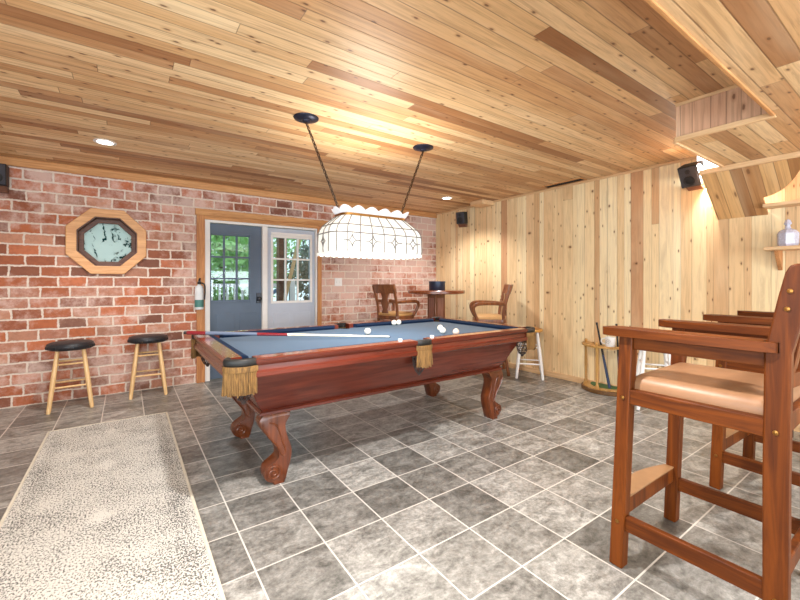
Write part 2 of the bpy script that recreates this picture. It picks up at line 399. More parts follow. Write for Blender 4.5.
# walls behind the camera, with two unseen windows added for fill light
mb = MB(); WX = [(-1.2, .9), (1.7, 4.0)]; WZ = (.75, 2.2)
xs = [XL-.2] + [v for w in WX for v in w] + [XR+.2]
for i in range(0, 6, 2): mb.box(xs[i], xs[i+1], YF-.2, YF, 0, CH)
for a, b in WX: mb.box(a, b, YF-.2, YF, 0, WZ[0]); mb.box(a, b, YF-.2, YF, WZ[1], CH)
struct('wall_front', mb, 'wallpaint', 'cream painted wall behind the bar stools', 'wall', smooth=0)
mb = MB(); LW = (-1.4, 1.6)
mb.box(XL-.2, XL, YF, LW[0], 0, CH).box(XL-.2, XL, LW[1], YB, 0, CH).box(XL-.2, XL, *LW, 0, WZ[0]).box(XL-.2, XL, *LW, WZ[1], CH)
struct('wall_left', mb, 'wallpaint', 'cream painted side wall', 'wall', smooth=0)
for i, (a, b) in enumerate(WX):
    w = thing('window_%d' % (i+2), 'unseen white framed window added for fill light in the cream wall, %s' % ('narrower one' if i == 0 else 'wider one'), 'window', ((a+b)/2, YF-.1, WZ[0]), kind='structure')
    hw, hh = (b-a)/2, WZ[1]-WZ[0]; f = MB()
    f.box(-hw, -hw+.06, -.05, .05, 0, hh).box(hw-.06, hw, -.05, .05, 0, hh).box(-hw, hw, -.05, .05, 0, .06).box(-hw, hw, -.05, .05, hh-.06, hh).box(-.02, .02, -.03, .03, 0, hh)
    f.build('window_frame', 'whitepaint', w); MB().box(-hw, hw, -.005, .005, 0, hh).build('pane', 'glass', w)
w = thing('window_4', 'unseen white framed window added for fill light in the cream side wall', 'window', (XL-.1, (LW[0]+LW[1])/2, WZ[0]), kind='structure')  # side window is unseen, added to let in fill light
f = MB(); hw = (LW[1]-LW[0])/2; hh = WZ[1]-WZ[0]
f.box(-.05, .05, -hw, -hw+.06, 0, hh).box(-.05, .05, hw-.06, hw, 0, hh).box(-.05, .05, -hw, hw, 0, .06).box(-.05, .05, -hw, hw, hh-.06, hh)
f.build('window_frame', 'whitepaint', w); MB().box(-.005, .005, -hw, hw, 0, hh).build('pane', 'glass', w)

# dropped soffit, upper right
SX, SY0, SY1, SZ = 3.18, .606, 1.128, 2.265
struct('soffit', MB().prism([(XL, YF), (XR, YF), (XR, SY1), (SX, SY1), (SX, SY0), (XL, SY0)], SZ+.012, CH, 2), 'soffit_face', 'dropped pine soffit with upright boards on its face', 'soffit', smooth=0)
struct('soffit_underside', MB().prism([(XL, YF), (XR, YF), (XR, SY1), (SX, SY1), (SX, SY0), (XL, SY0)], SZ, SZ+.012, 2), 'ceil', 'cedar plank underside of the dropped soffit', 'soffit', smooth=0)
def trim(i, mb, mat, label, **kw): return struct('trim_%d' % i, mb, mat, label, 'trim', bevel=.004, **kw)
trim(1, MB().box(XL, XR, YB-.03, YB, CH-.085, CH), 'trimwood', 'cedar trim board between brick wall and ceiling')
trim(2, MB().box(XR-.02, XR, SY1, YB-.03, CH-.028, CH), 'trimlight', 'thin pale trim along the top of the pine wall')
trim(3, MB().box(XL, SX-.0, SY0, SY0+.02, SZ-.008, SZ+.022), 'trimwood', 'corner moulding on the long lower edge of the soffit')
trim(4, MB().box(SX-.03, SX, SY0, SY1, SZ-.012, SZ+.022), 'trimlight', 'pale corner moulding on the short lower edge of the soffit')
trim(5, MB().box(SX-.014, SX, SY0, SY1, CH-.022, CH), 'trimlight', 'thin pale moulding where soffit face meets ceiling')
trim(6, MB().box(SX, XR, SY1, SY1+.02, SZ-.012, SZ+.022), 'trimlight', 'moulding on the soffit edge beside the pine wall')
struct('baseboard_right', MB().box(XR-.018, XR, -1, YB, 0, .07), 'trimlight', 'low pale pine baseboard under the pine wall', 'baseboard', bevel=.004)

# door surround and the two doors
trim(7, MB().box(.70, 2.62, YB-.035, YB, 2.115, 2.195).box(.72, 2.45, YB-.022, YB, 2.068, 2.115), 'trimwood', 'rough cedar header board above the two doors')
trim(8, MB().box(.715, .81, YB-.03, YB, 0, 2.115), 'trimwood_v', 'rough cedar casing left of the doors')
trim(9, MB().box(2.335, 2.395, YB-.03, YB, 0, 2.115), 'trimwood_v', 'cedar casing right of the doors')
mb = MB()
mb.box(.81, .872, YB-.005, YB+.19, 0, 2.075).box(1.53, 1.60, YB-.005, YB+.19, 0, 2.04).box(2.31, 2.335, YB, YB+.19, 0, 2.04).box(.872, 1.53, YB-.005, YB+.19, 2.035, 2.075).box(1.53, 2.335, YB, YB+.19, 2.04, 2.075)
trim(10, mb, 'whitepaint', 'white painted frame around the two doors')
def door(i, label, x0, x1, paint, gx0, gx1, gz0, gz1, barmat, y):
    d = thing('door_%d' % i, label, 'door', ((x0+x1)/2, y, 0), kind='structure'); c = (x0+x1)/2
    x0, x1, gx0, gx1 = x0-c, x1-c, gx0-c, gx1-c
    s = MB()
    s.box(x0, gx0, -.022, .022, .01, 2.03).box(gx1, x1, -.022, .022, .01, 2.03).box(gx0, gx1, -.022, .022, .01, gz0).box(gx0, gx1, -.022, .022, gz1, 2.03)
    s.build('door_slab', paint, d)
    w = (gx1-gx0)/3; h = (gz1-gz0)/3
    b = MB()
    for k in (1, 2):
        b.box(gx0+k*w-.011, gx0+k*w+.011, -.018, .018, gz0, gz1).box(gx0, gx1, -.017, .017, gz0+k*h-.011, gz0+k*h+.011)
    b.build('glazing_bars', barmat, d)
    fr = MB(); e = .034
    fr.box(gx0-e, gx0, -.034, -.018, gz0-e, gz1+e).box(gx1, gx1+e, -.034, -.018, gz0-e, gz1+e).box(gx0, gx1, -.034, -.018, gz0-e, gz0).box(gx0, gx1, -.034, -.018, gz1, gz1+e)
    fr.build('lite_frame', barmat, d, bevel=.004)
    MB().box(gx0, gx1, -.004, .004, gz0, gz1).build('pane', 'glass', d)
    return d, c
d1, c1 = door(1, 'slate blue door with nine panes showing the garden', .874, 1.528, 'slate_door', .893, 1.368, 1.03, 1.885, 'slate_door', YB+.07)
p = MB()
for a, b in ((.95-c1, 1.18-c1), (1.24-c1, 1.47-c1)): p.box(a, b, -.03, -.02, .2, .85)
p.build('raised_panel', 'slate_door', d1, bevel=.012)
MB().box(1.46-c1, 1.525-c1, -.04, -.02, .98, 1.12).lathe([(.012, 0), (.012, .03), (.03, .04), (.03, .06), (.01, .07)], (1.49-c1, -.03, 1.04), 14, Matrix.Rotation(PI/2, 4, 'X')).build('door_handle', 'steel', d1, bevel=.003)
d2, c2 = door(2, 'pale blue grey door with nine white framed panes', 1.602, 2.308, 'pale_door', 1.69, 2.235, 1.0, 1.90, 'whitepaint', YB+.065)
MB().box(1.66-c2, 2.265-c2, -.036, -.018, 1.935, 1.975).build('lite_head_trim', 'whitepaint', d2, bevel=.004)
p = MB()
for a, b in ((1.69-c2, 1.93-c2), (1.99-c2, 2.23-c2)): p.box(a, b, -.03, -.02, .2, .83)
p.build('raised_panel', 'pale_door', d2, bevel=.012)

sw = thing('light_switch', 'white double light switch plate on the brick wall right of the doors', 'light switch', (2.68, YB, 1.27))
MB().box(-.062, .062, -.008, .001, -.062, .062).build('plate', 'whitepaint', sw, bevel=.003)
for dx in (-.028, .028): MB().box(dx-.008, dx+.008, -.016, -.007, -.016, .016).build('toggle', 'whitepaint', sw, bevel=.002)
# eight sided window
w1 = thing('window_1', 'octagonal window with pine frame and etched fern glass', 'window', (OC[0], YB, OC[1]), kind='structure')
def ring(mb, r0, r1, y0, y1):
    a = [(x, z) for x, z in octo(r0, (0, 0))]; b = [(x, z) for x, z in octo(r1, (0, 0))]
    V = [[mb.bm.verts.new((x, y, z)) for x, z in q] for q, y in ((a, y0), (b, y0), (b, y1), (a, y1))]
    for i in range(8):
        j = (i+1) % 8
        for k in range(4):
            l = (k+1) % 4; mb.face([V[k][i], V[k][j], V[l][j], V[l][i]])
    return mb
ring(MB(), .272, .362, -.035, 0).build('frame', 'ringwood', w1, bevel=.006, smooth=0)
ring(MB(), .264, .2845, -.03, .198).build('frame_lining', 'ringdark', w1, smooth=0)
ring(MB(), .218, .264, .10, .16).build('sash', 'ringdark', w1, bevel=.005, smooth=0)
g_ = MB(); q = octo(.224, (0, 0)); g_.loft([[(x, .128, z) for x, z in q], [(x, .134, z) for x, z in q]]); g_.build('pane', 'etched', w1, smooth=0)

# canopy over the bar shelf at far right, and its shelves
PB, PT = (4.655, 1.868), (4.2, 2.236)          # (x, z) of the slope's foot and head
def pp(t, y): return (PB[0]+(PT[0]-PB[0])*t, y, PB[1]+(PT[1]-PB[1])*t)
out = [(0, 1.303), (1, 1.303), (1, .60)]
out += [(v.x, v.y) for v in smooth_path([(.98, .60, 0), (.80, .675, 0), (.62, .735, 0), (.48, .80, 0), (.39, .875, 0), (.35, .945, 0)], 4)]
out.append((0, .945))
nrm = Vector((-(PT[1]-PB[1]), 0, (PT[0]-PB[0]))).normalized()*.022
canopy = thing('wooden_canopy', 'sloping cedar board canopy with a curved cut-out, under the soffit by the pine wall', 'canopy', (0, 0, 0))
mb = MB(); mb.loft([[Vector(pp(t, y)) for t, y in out], [Vector(pp(t, y))-nrm for t, y in out]]); mb.build('sloped_panel', 'canopy', canopy, smooth=0)
MB().box(4.17, 4.2, .3, 1.303, 2.222, SZ-.001).build('head_board', 'trimlight', canopy, bevel=.003)
sh = thing('wall_shelf', 'pale pine ledge on the pine wall, the upper one just under the canopy', 'shelf', (XR, .35, 1.915), group='pine wall shelves')
MB().box(-.16, -.002, -.75, .60, 0, .03).build('shelf_board', 'trimlight', sh, bevel=.004)
sh2 = thing('wall_shelf', 'pale pine shelf carrying the crystal decanter', 'shelf', (XR, .35, 1.54), group='pine wall shelves')
MB().box(-.2, -.002, -.75, .585, 0, .03).build('shelf_board', 'trimlight', sh2, bevel=.004)
for yy in (.50, -.5):
    MB().prism([(-.15, 0), (-.002, 0), (-.002, -.17), (-.05, -.12)], yy, yy+.03, 1).build('bracket', 'trimwood_v', sh2, bevel=.003)
dc = thing('crystal_decanter', 'cut crystal decanter with stopper on the lower wall shelf', 'decanter', (4.55, .80, 1.57))
MB().lathe([(.001, 0), (.06, 0), (.068, .02), (.068, .11), (.05, .135), (.02, .15), (.018, .17)], n=8).build('bottle', 'crystal', dc, smooth=20)
MB().lathe([(.012, .165), (.014, .175), (.026, .19), (.016, .22), (.001, .23)], n=8).build('stopper', 'crystal', dc, smooth=20)
wl = thing('wall_light', 'bright white light box on the pine wall behind the canopy head', 'light', (XR, 1.37, 2.44))
MB().box(-.03, -.001, -.1, .096, -.095, .085).build('housing', 'whitepaint', wl)
MB().box(-.036, -.03, -.092, .088, -.088, .08).build('diffuser', 'boxlight', wl)

# ------------------------------------------------------------------ rug
rug = thing('runner_rug', 'cream runner rug with worn black speckle pattern on the tile floor', 'rug', (-.112, 2.62, 0))
MB().box(-.418, .418, -1.74, 1.75, .001, .011).build('pile', 'rug', rug, bevel=.003)
b = MB(); b.box(-.434, -.418, -1.755, 1.765, .001, .012).box(.418, .434, -1.755, 1.765, .001, .012).box(-.418, .418, 1.75, 1.765, .001, .012).box(-.418, .418, -1.755, -1.74, .001, .012)
b.build('binding', 'rug_edge', rug, bevel=.003)

# ------------------------------------------------------------------ pool table
TX, TY, TL, TW, TZ = 1.790, 2.93, 2.70, 1.40, .842
pt = thing('pool_table', 'large mahogany pool table with blue cloth, carved legs and gold fringed pockets', 'pool table', (TX, TY, 0))
hl, hw = TL/2, TW/2
CUT, CUTL, SIDE = .105, .150, .062
RAIL = [(.035, .728), (.006, .733), (0., .742), (0., .764), (.014, .774), (.016, .800), (.004, .812), (0., .822), (0., .836), (.007, .842), (.098, .842), (.098, .795), (.035, .79)]
CUSH = [(.098, .842), (.112, .843), (.140, .836), (.150, .828), (.150, .822), (.138, .806), (.098, .806)]
def extr(mb, prof, side, a, b, miter=0.):
    """profile swept along one rail: side 0/1 = -y/+y long rails, 2/3 = -x/+x end rails; miter: ends pull in with depth"""
    R = []
    for t, sg in ((a, 1), (b, -1)):
        r = []
        for d, z in prof:
            q = t+sg*miter*d
            r.append({0: (q, -hw+d, z), 1: (q, hw-d, z), 2: (-hl+d, q, z), 3: (hl-d, q, z)}[side])
        R.append(r)
    mb.loft(R)
segs = [(0, -hl+CUTL, -SIDE), (0, SIDE, hl-CUTL), (1, -hl+CUTL, -SIDE), (1, SIDE, hl-CUTL), (2, -hw+CUT, hw-CUT), (3, -hw+CUT, hw-CUT)]
for sd, a, b in segs:
    r = MB(); extr(r, RAIL, sd, a, b); ro = r.build('rail', 'mahog', pt, smooth=25)
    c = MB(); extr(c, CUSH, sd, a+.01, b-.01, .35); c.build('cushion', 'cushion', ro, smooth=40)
    t = MB()
    L = [(d, TZ+.0005+h) for d, h in ((.012, 0), (.012, .001), (.094, .001), (.094, 0))]
    extr(t, L, sd, a+.004, b-.004); t.build('rail_top', 'mahog_top', ro, smooth=0)
# bed: cloth with notches at the six pockets
ib = .12; bx, by = hl-ib, hw-ib; nt = .075
poly = []
def arcpts(c, r, a0, a1, n=8): return [(c[0]+r*math.cos(a0+(a1-a0)*k/n), c[1]+r*math.sin(a0+(a1-a0)*k/n)) for k in range(n+1)]
for cx, cy, a0, a1 in ((-bx, -by, PI/2, 0), (0, -by, PI, 0), (bx, -by, PI, PI/2), (bx, by, -PI/2, -PI), (0, by, 0, -PI), (-bx, by, 0, -PI/2)):
    poly += arcpts((cx, cy), nt if cx else .055, a0, a1)
MB().prism(poly, .765, .806, 2).build('bed', 'cloth', pt, smooth=30)
mb = MB()
mb.loft([[(-x, -y, z), (x, -y, z), (x, y, z), (-x, y, z)] for x, y, z in ((1.10, .455, .462), (1.13, .48, .50), (1.22, .585, .70), (1.225, .59, .733))])
mb.build('cabinet', 'mahog', pt, bevel=.006)
mb = MB(); mb.loft([[(-x, -y, z), (x, -y, z), (x, y, z), (-x, y, z)] for x, y, z in ((1.105, .46, .436), (1.12, .475, .44), (1.12, .475, .457), (1.108, .463, .468))])
mb.build('base_moulding', 'mahog', pt, smooth=0)
# ram's horn legs
def leg(sx, sy):
    P = [(.125, .44), (.150, .405), (.135, .36), (.095, .30), (.052, .24), (.032, .19), (.036, .155), (.072, .130), (.112, .102), (.122, .065), (.104, .032), (.070, .012), (.062, 0)]
    Q = [(-.005, 0), (-.016, .02), (-.03, .07), (-.046, .12), (-.054, .17), (-.050, .22), (-.026, .29), (-.015, .34), (-.015, .38), (-.035, .415), (-.045, .425), (-.045, .44)]
    pa = [(v.x, v.y) for v in smooth_path([(a, b, 0) for a, b in P], 4)]; pb = [(v.x, v.y) for v in smooth_path([(a, b, 0) for a, b in Q], 4)]
    pl = [(sx*(.975+a), b) for a, b in pa+pb]
    R = []
    for y, sc in ((-.054, .93), (-.044, 1.), (.044, 1.), (.054, .93)):
        cxx = sx*1.0
        R.append([(cxx+(x-cxx)*sc, sy*.435+y, .22+(z-.22)*(sc if 0 < z < .44 else 1)) for x, z in pl])
    m = MB(); m.loft(R); L = m.build('leg', 'mahog_v', pt, smooth=50)
    for q in (-1, 1):                                             # a scroll on each cheek of the foot, leaf on the knee
        sc = MB(); pts = []
        for k in range(26):
            a = k*.42; r = .046*(1-k/30)
            pts.append((sx*(1.039+r*math.cos(a+1.2)), sy*.435+q*.053, .072+r*math.sin(a+1.2)))
        sc.tube(pts, .0065, 6); sc.build('foot_scroll', 'mahog_v', L)
    kn = MB(); inn = [(.13, .385), (.125, .36), (.09, .30), (.042, .24), (.018, .185), (-.005, .17), (-.012, .20), (.012, .27), (.03, .33), (.05, .375), (.09, .395)]
    inn = [(sx*(.975+a), b) for a, b in inn]
    for q in (-1, 1):
        kn.tube([(x, sy*.435+q*.0545, z) for x, z in [(v.x, v.y) for v in smooth_path([(a, b, 0) for a, b in inn], 3)]], .006, 6)
    kn.build('knee_carving', 'mahog_v', L)
for sx in (-1, 1):
    for sy in (-1, 1): leg(sx, sy)
# pockets
def pocket(path, drop_c, inward):
    """path: the leather's run from rail end to rail end (x, y); drop_c: centre of the drop"""
    P = smooth_path([(x, y, 0) for x, y in path], 8)
    c = Vector((*drop_c, 0))
    def off(v, d):
        w = (v-c); return v+w.normalized()*d
    prof = [(-.022, .806), (.004, .806), (.009, .814), (.009, .836), (.003, .845), (-.014, .848), (-.028, .843)]
    m = MB(); m.loft([[(lambda u: (u.x, u.y, z))(off(p, d)) for d, z in prof] for p in P]); k = m.build('pocket', 'leather', pt, smooth=45)
    n = max(22, int(sum((a-b).length for a, b in zip(P, P[1:]))/.0075))
    f = MB(); Q = []
    for i in range(n):
        t = i/(n-1)*(len(P)-1); j = min(int(t), len(P)-2); Q.append(P[j].lerp(P[j+1], t-j))
    for i, v in enumerate(Q[1:-1]):
        a = off(v, .006+random.uniform(-.002, .002)); b = off(v, .010+random.uniform(-.004, .006)); L = .652+random.uniform(-.012, .012)
        f.tube([(a.x, a.y, .803), (a.x, a.y, .74), (b.x, b.y, L)], [.0045, .0055, .0042], 5)
    hd = [(.002, .775), (.012, .775), (.014, .79), (.012, .806), (.002, .806)]
    f.loft([[(lambda u: (u.x, u.y, z))(off(p, d)) for d, z in hd] for p in P])
    bk = [(-.004, .65), (.003, .65), (.003, .80), (-.004, .80)]
    f.loft([[(lambda u: (u.x, u.y, z))(off(p, d)) for d, z in bk] for p in P[1:-1]])
    f.build('fringe', 'fringe', k, smooth=60)
    r0 = min((v-c).length for v in P)*.78
    MB().lathe([(r0*.8, .715), (r0*.98, .795), (r0*.95, .795), (r0*.77, .715)], (c.x, c.y, 0), 20, cap=False).build('pocket_cup', 'leather', k)
    nm = MB(); rings = [(r0*.8, .71), (r0*.74, .67), (r0*.62, .635), (r0*.45, .605), (r0*.2, .59)]
    for q in range(9):
        for dirn in (1, -1):
            nm.tube([(c.x+r*math.cos(2*PI*q/9+dirn*i*.25), c.y+r*math.sin(2*PI*q/9+dirn*i*.25), z) for i, (r, z) in enumerate(rings)], .0028, 4)
    for r, z in rings: nm.tube([(c.x+r*math.cos(2*PI*i/16), c.y+r*math.sin(2*PI*i/16), z) for i in range(16)], .0035, 4, closed=True)
    nm.sphere((c.x, c.y, .585), .014, 8); nm.build('pocket_net', 'net', k)
for sx in (-1, 1):
    for sy in (-1, 1):
        e = .012
        pa = [(hl-e, hw-CUT-.004), (hl+.001, hw-.062), (hl-.028, hw-.020), (hl-.085, hw+.002), (hl-CUTL-.004, hw-e)]
        pocket([(sx*a, sy*b) for a, b in pa], (sx*(hl-.105), sy*(hw-.095)), None)
for sy in (-1, 1):
    pocket([(-SIDE-.004, sy*(hw-.012)), (-.035, sy*(hw+.006)), (0, sy*(hw+.010)), (.035, sy*(hw+.006)), (SIDE+.004, sy*(hw-.012))], (0, sy*(hw-.07)), None)

# balls, cue, chalk
BR, BZ = .0286, .8062+.0286
for x, y, lab, mt in ((1.741, 2.975, 'white ball lying alone near the cue tip', 'ivory'),
                      (2.345, 3.448, 'white ball against the far cushion, left one of two touching', 'ivory'),
                      (2.404, 3.446, 'white ball against the far cushion, right one of two touching', 'ivory'),
                      (2.435, 2.80, 'white ball partly hidden behind another ball, right half of the table', 'ivory'),
                      (2.325, 2.64, 'white ball in front of another ball, right half of the table', 'ivory'),
                      (2.36, 2.505, 'pale peach ball next to the near cushion', 'pinkball')):
    o = MB().sphere((0, 0, 0), BR, 24).build('billiard_ball', mt, smooth=180); o.location = (x, y, BZ); tag(o, lab, 'ball', 'balls on the pool table')
for x, y, lab in ((1.60, 2.275, 'white chalk cube on the near rail, left of the middle pocket'), (1.90, 2.28, 'white chalk cube on the near rail, right of the middle pocket')):
    o = MB().box(-.012, .012, -.012, .012, 0, .02).build('chalk_cube', 'chalk', bevel=.003); o.location = (x, y, TZ+.002); tag(o, lab, 'chalk', 'chalk cubes on the rail')
tip, butt = Vector((1.80, 2.70, .814)), Vector((.365, 3.454, .8745))
cue = thing('pool_cue', 'pool cue with red and grey butt lying across the blue cloth', 'pool cue', (0, 0, 0))
def cs(name, a, b, ra, rb, mt): MB().tube([tip.lerp(butt, a), tip.lerp(butt, b)], [ra, rb], 12).build(name, mt, cue)
cs('tip', 0, .006, .006, .0065, 'cueblue'); cs('ferrule', .006, .022, .0065, .0066, 'ivory'); cs('shaft', .022, .50, .0066, .0105, 'maple')
cs('joint_ring', .50, .515, .0112, .0112, 'ivory'); cs('forearm', .515, .66, .0112, .0130, 'cuebutt'); cs('wrap', .66, .90, .0130, .0148, 'cuegrey')
cs('butt_sleeve', .90, .985, .0148, .0158, 'cuebutt'); cs('bumper', .985, 1., .0140, .0120, 'leather')

# ------------------------------------------------------------------ stained glass lamp over the table
LX, LY = 1.702, 2.85
lamp = thing('pool_table_light', 'long white stained glass lamp hanging on two chains over the pool table', 'lamp', (LX, LY, 1.505))
def rrect(a, b, r, z, n=8):
    r = min(r, a-.001, b-.001); pts = []
    for cx, cy, s0 in ((a-r, b-r, 0), (-a+r, b-r, PI/2), (-a+r, -b+r, PI), (a-r, -b+r, 3*PI/2)):
        for k in range(n+1): pts.append((cx+r*math.cos(s0+PI/2*k/n), cy+r*math.sin(s0+PI/2*k/n), z))
    return pts
PR = [(0.434, 0.202, 0.103, 0.000), (0.437, 0.205, 0.103, 0.028), (0.434, 0.202, 0.103, 0.149), (0.426, 0.194, 0.103, 0.181), (0.404, 0.176, 0.095, 0.214), (0.370, 0.150, 0.086, 0.246), (0.323, 0.120, 0.069, 0.284), (0.297, 0.103, 0.060, 0.302)]
R = [rrect(a, b, r, z) for a, b, r, z in PR]; nR = len(R[0])
R0 = [(x, y, z+(.012*abs(math.sin(i*PI/3)) if True else 0)) for i, (x, y, z) in enumerate(R[0])]
sh = MB(); sh.loft(R, cap=False); so = sh.build('shade', 'shade', lamp, smooth=60)
# scalloped lower edge
se = MB(); rp = [Vector(p) for p in rrect(.436, .204, .103, 0, 10)]
tot = []; L = 0
for i in range(len(rp)): tot.append(L); L += (rp[(i+1) % len(rp)]-rp[i]).length
def along(loop, s):
    L = 0; s = s % sum((loop[(i+1) % len(loop)]-loop[i]).length for i in range(len(loop)))
    for i in range(len(loop)):
        d = (loop[(i+1) % len(loop)]-loop[i]).length
        if L+d >= s: return loop[i].lerp(loop[(i+1) % len(loop)], (s-L)/d if d else 0)
        L += d
    return loop[0]
N = 40
for k in range(N):
    p = along(rp, L*(k+.5)/N); q = along(rp, L*(k+.6)/N); t = (q-p).normalized()
    mtx = Matrix.Translation(p) @ Matrix.Rotation(math.atan2(t.y, t.x), 4, 'Z')
    v = [mtx @ Vector((.031*math.cos(a), d, .031*.75*math.sin(a))) for d in (-.003, .003) for a in [PI+PI*j/8 for j in range(9)]]
    se.loft([v[:9], v[9:]])
se.build('scalloped_edge', 'shade', so, smooth=60)
cr = MB(); rings = []
for j, (a, b, z) in enumerate(((.300, .105, .308), (.312, .117, .328), (.322, .128, .347), (.326, .133, .362))):
    lp = [Vector(p) for p in rrect(a, b, .08, 0, 12)]; per = sum((lp[(i+1) % len(lp)]-lp[i]).length for i in range(len(lp)))
    rg = []
    for i in range(160):
        p = along(lp, per*i/160); sc = abs(math.sin(PI*i/160*14))
        rg.append((p.x*(1+.012*sc*j), p.y*(1+.03*sc*j), z+(j/3)*(.03*sc-.02)))
    rings.append(rg)
cr.loft(rings, cap=False); co = cr.build('scalloped_crown', 'crown', lamp, smooth=60); md = co.modifiers.new('solid', 'SOLIDIFY'); md.thickness = .004
bd = MB(); bd.loft([rrect(.296, .102, .06, .298), rrect(.310, .116, .068, .298), rrect(.310, .116, .068, .316), rrect(.296, .102, .06, .316)], cap=False)
bd.build('band', 'brass', lamp, smooth=40)
ld = MB()
for a, b, r, z in (PR[2], PR[4]): ld.tube([(x*1.003, y*1.004, z) for x, y, _ in rrect(a, b, r, z)], .0046, 5, closed=True)
prf = [(a+.002, b+.002, r, z) for a, b, r, z in PR]
loops = [[Vector(p) for p in rrect(a, b, r, z, 10)] for a, b, r, z in prf]
pers = [sum((l[(i+1) % len(l)]-l[i]).length for i in range(len(l))) for l in loops]
# upright came lines by plan position so that they run straight
for sy in (-1, 1):
    for fx in (-.9, -.66, -.33, 0, .33, .66, .9):
        ld.tube([((a-r)*fx if abs(fx) < .9 else math.copysign(a-r, fx)*1.0, sy*(b+.001), z) for a, b, r, z in prf], .0044, 5)
for sx in (-1, 1):
    for fy in (-1, 0, 1): ld.tube([(sx*(a+.001), fy*(b-r), z) for a, b, r, z in prf], .0044, 5)
    for sy in (-1, 1):
        ld.tube([(sx*(a-r+r*.7071), sy*(b-r+r*.7071), z) for a, b, r, z in prf], .0044, 5)
for sy in (-1, 1):                                                   # four pointed stars on the skirt
    for cx in (-.29, -.105, .105, .29):
        pts = []
        for k in range(32):
            a = 2*PI*k/32; c, s_ = math.cos(a), math.sin(a); rr = .045/(abs(c)**.62+abs(s_)**.62)**1.6*1.0
            pts.append((cx+c*rr*.9, sy*.2065, .086+s_*rr*1.15))
        ld.tube(pts, .0044, 5, closed=True)
        for dx in (-1, 1): ld.tube([(cx+dx*.04, sy*.2065, .086), (cx+dx*.075, sy*.2065, .086)], .004, 5)
for sx in (-1, 1):
    pts = []
    for k in range(24):
        a = 2*PI*k/24; c, s_ = math.cos(a), math.sin(a); rr = .045/(abs(c)**.62+abs(s_)**.62)**1.6
        pts.append((sx*.439, c*rr*.9,   .086+s_*rr*1.15))
    ld.tube(pts, .0044, 5, closed=True)
ld.build('lead_lines', 'lead', so)
bar = MB(); bar.box(-.298, .298, -.012, .012, .300, .312); bar.build('support_bar', 'iron', lamp)
for bx_ in (-.22, 0, .22):
    b_ = MB().lathe([(.014, .24), (.014, .301)], (bx_, 0, 0), 12).build('socket', 'iron', lamp)
    MB().lathe([(.001, .135), (.022, .145), (.03, .17), (.026, .2), (.013, .235), (.012, .241)], (bx_, 0, 0), 14).build('bulb', 'bulb', b_)
for sx, cxw in ((-1, 1.124), (1, 2.267)):
    cx, cy = cxw-LX, 2.85-LY
    top = Vector((cx, cy, CH-1.505-.035)); low = Vector((sx*.285, 0, .312))
    MB().lathe([(.018, -.035), (.03, -.03), (.034, -.022), (.068, -.018), (.074, -.012), (.092, -.008), (.096, 0)], (cx, cy, CH-1.505-.001), 28).build('canopy_plate', 'iron', lamp, smooth=40)
    n = 22; d = (top-low); step = d.length/n; q = d.to_track_quat('X', 'Z').to_matrix().to_4x4()
    ch = MB()
    for k in range(n):
        c = low+d*((k+.5)/n); mtx = Matrix.Translation(c) @ q @ Matrix.Rotation((k % 2)*PI/2+.4, 4, 'X')
        hlk = step*.62
        ch.tube([mtx @ Vector((hlk*math.cos(a), .0105*math.sin(a), 0)) for a in [2*PI*j/12 for j in range(12)]], .0036, 5, closed=True)
    cord = [low.lerp(top, t/10)+Vector((0, .006*math.sin(t*2.2), .004*math.cos(t*2.2))) for t in range(11)]
    ch.tube(cord, .0028, 5)
    ch.build('chain', 'chain', lamp)

# ------------------------------------------------------------------ recessed lights, vent, speakers
def downlight(x, y, label, z=CH):
    t = thing('recessed_light', label, 'light', (x, y, z), group='recessed ceiling lights')
    m = MB(); m.lathe([(.062, -.006), (.085, -.006), (.085, -.0005), (.062, -.0005)], n=28, cap=False); m.build('trim_ring', 'whitepaint', t)
    MB().lathe([(.061, -.0035), (.061, -.0015)], n=28).build('lens', 'bulb', t)
    return t
downlight(-.161, 4.38, 'recessed ceiling light above the two black stools')
downlight(3.92, 4.36, 'recessed ceiling light above the pub table')
vt = thing('ceiling_vent', 'dark slotted ceiling vent at the top of the pine wall', 'vent', (4.53, 2.84, CH))
m = MB(); m.box(-.07, .07, -.27, -.255, -.012, -.001).box(-.07, .07, .255, .27, -.012, -.001).box(-.07, -.055, -.255, .255, -.012, -.001).box(.055, .07, -.255, .255, -.012, -.001); m.build('frame', 'trimwood', vt)
m = MB()
for k in range(6): m.box(-.05+k*.018, -.046+k*.018, -.255, .255, -.01, -.001)
m.build('louvres', 'dark', vt); MB().box(-.055, .055, -.255, .255, -.0015, -.0005).build('backing', 'dark', vt)
bx = MB().box(-.13, .13, -.13, .13, -.07, 0).build('ceiling_block', 'trimlight', bevel=.006); bx.location = (4.53, 4.22, CH-.001)
tag(bx, 'pale wooden block fixed to the ceiling against the pine wall', 'wood block')
